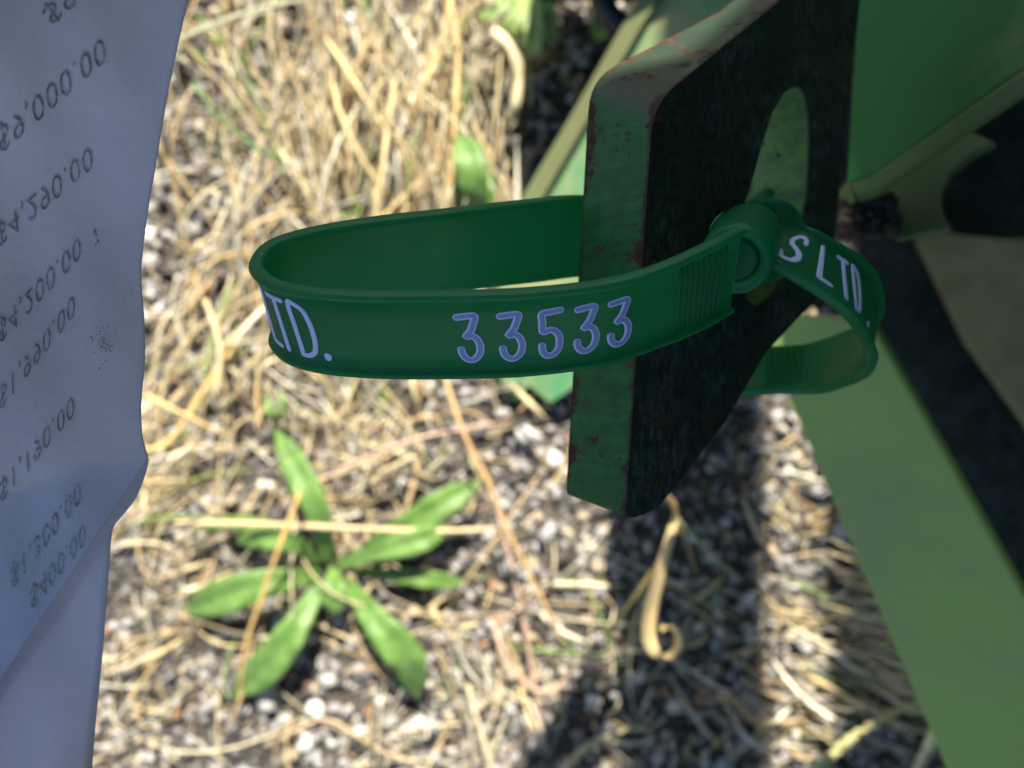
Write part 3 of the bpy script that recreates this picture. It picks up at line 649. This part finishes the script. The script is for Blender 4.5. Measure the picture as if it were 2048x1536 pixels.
def glyph(ch, s0, wid, hgt, sgn, rad, number=False, vofs=0):
    B = MB()
    passes = [(rad, .00014, 0), (rad * .70, .00018, 1)] if number else [(rad, .00016, 0)]
    for (r, nh, mi) in passes:
        for st_ in G[ch]:
            q = crom(st_, max(4, len(st_) * 4)) if len(st_) > 2 and ch not in 'LT' else np.array(st_)
            if ch in 'LT': q = np.concatenate([np.linspace(st_[i], st_[i + 1], 6)[(0 if i == 0 else 1):] for i in range(len(st_) - 1)])
            # 2D stroke -> (x along strap, y across) in metres
            xy = np.stack([q[:, 0] * wid, (q[:, 1] - .5) * hgt], 1); n = len(xy); t = np.gradient(xy, axis=0); t /= np.linalg.norm(t, axis=1)[:, None] + 1e-9
            # round ends
            ext = [(xy[0] - t[0] * r * math.cos(a), r * math.sin(a), t[0]) for a in np.linspace(.15, math.pi / 2, 4)]
            body = [(xy[i], r, t[i]) for i in range(1, n - 1)]
            end = [(xy[-1] + t[-1] * r * math.sin(a), r * math.cos(a), t[-1]) for a in np.linspace(0, math.pi / 2 - .15, 4)]
            rings = ext + body + end; VV = []; FF = []
            for c2, rr, tt in rings:
                sd = np.array([-tt[1], tt[0]])
                for a, h_ in ((-1, -.0003), (-1, nh * .6), (-.6, nh), (.6, nh), (1, nh * .6), (1, -.0003)):
                    p2 = c2 + sd * a * rr; VV.append(Vector(on_band(s0 + sgn * p2[0], -sgn * (p2[1] + vofs) / HW, .00056 + h_)))
            for i in range(len(rings) - 1):
                for k in range(6): FF.append((i * 6 + k, i * 6 + (k + 1) % 6, (i + 1) * 6 + (k + 1) % 6, (i + 1) * 6 + k))
            FF += [tuple(range(6)), tuple((len(rings) - 1) * 6 + k for k in range(6))]
            B.add((VV, FF), mi)
    return B.build('digit' if number else 'letter', [M['ink'], M['fill']], seal, False)
for ch, px in zip('33533', (917, 1000, 1078, 1150, 1216)):
    glyph(ch, s_at_px(px, 0, S_EXT),   .0033, .0072, -1, .00050, True)
for ch, px in (('L', 543), ('T', 558), ('D', 594), ('.', 638)):
    s0 = s_at_px(px, 0, S_EXT); glyph(ch, s0, {'L': .0034, 'T': .0034, 'D': .0038, '.': .002}[ch], .0080, -1, .00036 if ch != '.' else .0005, False, 0)
for ch, px in (('S', 1568), ('L', 1632), ('T', 1673), ('D', 1700), ('.', 1728)):
    glyph(ch, s_at_px(px, S_T0 - .004, S_T1), {'S': .0034, '.': .0015, 'L': .0030}.get(ch, .0028), .0074, 1, .00042)
# grip ribs by the lock, and at the far end of the tail
def rib(s, v0, v1, r, side=1):
    q = [on_band(s, v, side * .00058) for v in np.linspace(v0, v1, 8)]; V, Fc = tube(q, r, 6, True); mesh('rib', V, Fc, M['plastic'], seal)
for k in range(9): rib(s_at_px(1352 + 10.5 * k, 0, .03), -.80, .80, .00022)
for k in range(7): rib(s_at_px(1600 - 11 * k, S_T1, LT), -.8, .8, .00020, -1)

# lock head: thick rounded button with a grooved plug
A = P(1470, 521, .1075); Bk = P(1498, 468, .1185); ax = (A - Bk).normalized(); L_ = (A - Bk).length
e1 = ax.cross(Vector((0, 0, 1))).normalized(); e2 = ax.cross(e1)
def lathe(name, prof, seg=48, mat=None):
    V = []; Fc = []
    for r, z in prof:
        for k in range(seg):
            a = 2 * math.pi * k / seg; V.append(Bk + ax * z + (e1 * math.cos(a) + e2 * math.sin(a)) * max(r, 1e-6))
    for i in range(len(prof) - 1):
        for k in range(seg): Fc.append((i * seg + k, i * seg + (k + 1) % seg, (i + 1) * seg + (k + 1) % seg, (i + 1) * seg + k))
    Fc += [tuple(range(seg))[::-1], tuple((len(prof) - 1) * seg + k for k in range(seg))]
    return mesh(name, V, Fc, mat or M['plastic'], seal)
lathe('lock_head', [(.001, -.0042), (.0022, -.0038), (.0035, -.0028), (.0045, -.0012), (.0049, .0008), (.0051, .003), (.0051, L_ - .0012), (.0050, L_ - .0004), (.0047, L_ + .0002), (.0043, L_ + .0004), (.0038, L_ + .0001), (.0034, L_ - .0003), (.0033, L_ - .0008), (.00328, L_ - .0035), (.0001, L_ - .0035)])
lathe('lock_plug', [(.0001, L_ - .0034), (.0030, L_ - .0034), (.0030, L_ - .0007), (.0029, L_ - .0004), (.0025, L_ - .0003), (.0001, L_ - .0003)])
# moulding flash: tiny burr on the head
V, Fc = tube(crom([tuple(P(1418, 462, .1045)), tuple(P(1432, 440, .1045)), tuple(P(1447, 424, .1048))], 8), [.00008, .0002, .00028, .0003, .0003, .00022, .00014, .00005], 6)
mesh('moulding_burr', V, Fc, M['plastic'], seal)

# ------------------------------------------------------------------ paper
paper = thing('paper_sheet', P(150, 700, .1), 'creased white paper sheet with faint printed amounts and a folded lower edge', 'paper')
def pdep(px, py):
    return .086 + .029 * py / 1300 + 0.0012 * math.sin(px * .009 + py * .003) - .0016 * math.sin(py * .0075 + 1) + 0.00025 * math.sin(px * .03 - py * .012) + .000028 * (px - 150)
redge = crom([(392, -120), (375, 0), (352, 110), (330, 220), (312, 330), (298, 410), (286, 500), (283, 560), (289, 640), (290, 720), (283, 800), (284, 860), (290, 893), (298, 915)], 140)
fold = [(298, 915), (0, 1362), (-260, 1752)]
def right_at(py):
    if py <= 915: return float(np.interp(py, redge[:, 1], redge[:, 0])) + (.9 * noise.noise(Vector((py * .9, 0, 0))) + 1.2 * noise.noise(Vector((py * .16, 5, 0))) if py < 905 else 0)
    return 298 - (py - 915) * 298 / 447
V = []; Fc = []; rows = np.r_[np.arange(-120, 916, 4.0), np.arange(921, 1600, 7.0)]; nc = 46
for py in rows:
    xr = right_at(py); xl = -420
    for k in range(nc):
        px = xr - (xr - xl) * (1 - k / (nc - 1)) ** 1.25; V.append(P(px, py, pdep(px, py)))
for j in range(len(rows) - 1):
    for k in range(nc - 1): Fc.append((j * nc + k, (j + 1) * nc + k, (j + 1) * nc + k + 1, j * nc + k + 1))
o = mesh('sheet', V, Fc, M['paper'], paper); sd = o.modifiers.new('thick', 'SOLIDIFY'); sd.thickness = .00012; sd.offset = 0
# folded-under flap: leaves the fold line and hangs away behind
fl_r = crom([(298, 917), (290, 950), (272, 995), (250, 1025), (228, 1052), (222, 1080), (218, 1140), (210, 1240), (202, 1340), (192, 1440), (184, 1536), (172, 1640)], 60)
V = []; Fc = []; nc = 26
for i, (xr, py) in enumerate(fl_r):
    u = i / (len(fl_r) - 1)
    xf = min(298 - (py - 915) * 298 / 447 - 40, 298) - 260 * min(1, u * 4 + .1)
    for k in range(nc):
        px = xf + (xr - xf) * k / (nc - 1)
        dist = max(0, (px - (298 - (py - 915) * 298 / 447)))
        V.append(P(px, py, pdep(px, min(py, 1500)) + .0012 - .000035 * dist + .0007 * math.sin(px * .02 + py * .01)))
for j in range(len(fl_r) - 1):
    for k in range(nc - 1): Fc.append((j * nc + k, (j + 1) * nc + k, (j + 1) * nc + k + 1, j * nc + k + 1))
o = mesh('folded_flap', V, Fc, M['paper'], paper); sd = o.modifiers.new('thick', 'SOLIDIFY'); sd.thickness = .00012; sd.offset = 0
def printed(txt, p0, p1, up, bold=0):
    """text laid on the sheet from pixel p0 to p1 along the line, glyph-up vector 'up' (pixels); the print shows through mirrored"""
    cu = bpy.data.curves.new('print', 'FONT'); cu.body = txt; cu.size = 1; cu.resolution_u = 3; cu.offset = bold; cu.space_character = 1.08
    to = bpy.data.objects.new('tmp', cu); COL.objects.link(to); bpy.context.view_layer.update()
    me = bpy.data.meshes.new_from_object(to.evaluated_get(bpy.context.evaluated_depsgraph_get())); bpy.data.objects.remove(to); bpy.data.curves.remove(cu)
    xs = [v.co.x for v in me.vertices]; x0, x1 = min(xs), max(xs); ax_ = (np.array(p1) - np.array(p0)); upv = np.array(up)
    for v in me.vertices:
        q = np.array(p0) + ax_ * (v.co.x - x0) / (x1 - x0) + upv * (v.co.y / .70)
        v.co = P(q[0], q[1], pdep(q[0], q[1]) - .00022)
    me.materials.clear(); me.materials.append(M['print']); me.name = 'printed_amount'
    for p in me.polygons: p.material_index = 0
    o = bpy.data.objects.new('printed_amount', me); COL.objects.link(o); o.parent = paper; o.matrix_parent_inverse = Matrix.Translation(-paper.location)
def pl2(txt, a, b_, up, bold=.018): bold = 0; printed(txt, a, b_, up, bold)
# base point = glyph baseline (which is the upper-left side, since the print is mirrored top to bottom)
pl2('$9,500.00', (82, 22), (300, -190), (25, 32), .02)
pl2('$9,000.00', (-8, 262), (206, 72), (9, 50) , .02)
pl2('$4,290.00', (-10, 455), (182, 290), (6, 46), .018)
pl2('$4,200.00', (-6, 648), (160, 470), (4, 44), .012)
pl2('$1,990.00', (-4, 782), (149, 586), (2, 44), .012)
pl2('$1,190.00', (-2, 968), (147, 788), (3, 42), .008)
pl2('$1,300.00', (20, 1140), (160, 962), (3, 42), .006)
pl2('$400.00', (60, 1182), (170, 1045), (3, 42), .006)
B = MB()
for (x, y, s_) in [(190, 462, 4), (193, 470, 3), (196, 482, 3), (192, 490, 2.5)] + [(rng.normal(207, 9), rng.normal(690, 22), rng.uniform(.8, 2.2)) for _ in range(46)]:
    n = 7; V = [P(x + s_ * math.cos(a) * rng.uniform(.6, 1.2), y + s_ * 1.3 * math.sin(a), pdep(x, y) - .00025) for a in np.linspace(0, 6.28, n, endpoint=False)]; B.add((V, [tuple(range(n))]))
sm = B.build('ink_smudge', M['print'], paper); sm['kind'] = 'stuff'
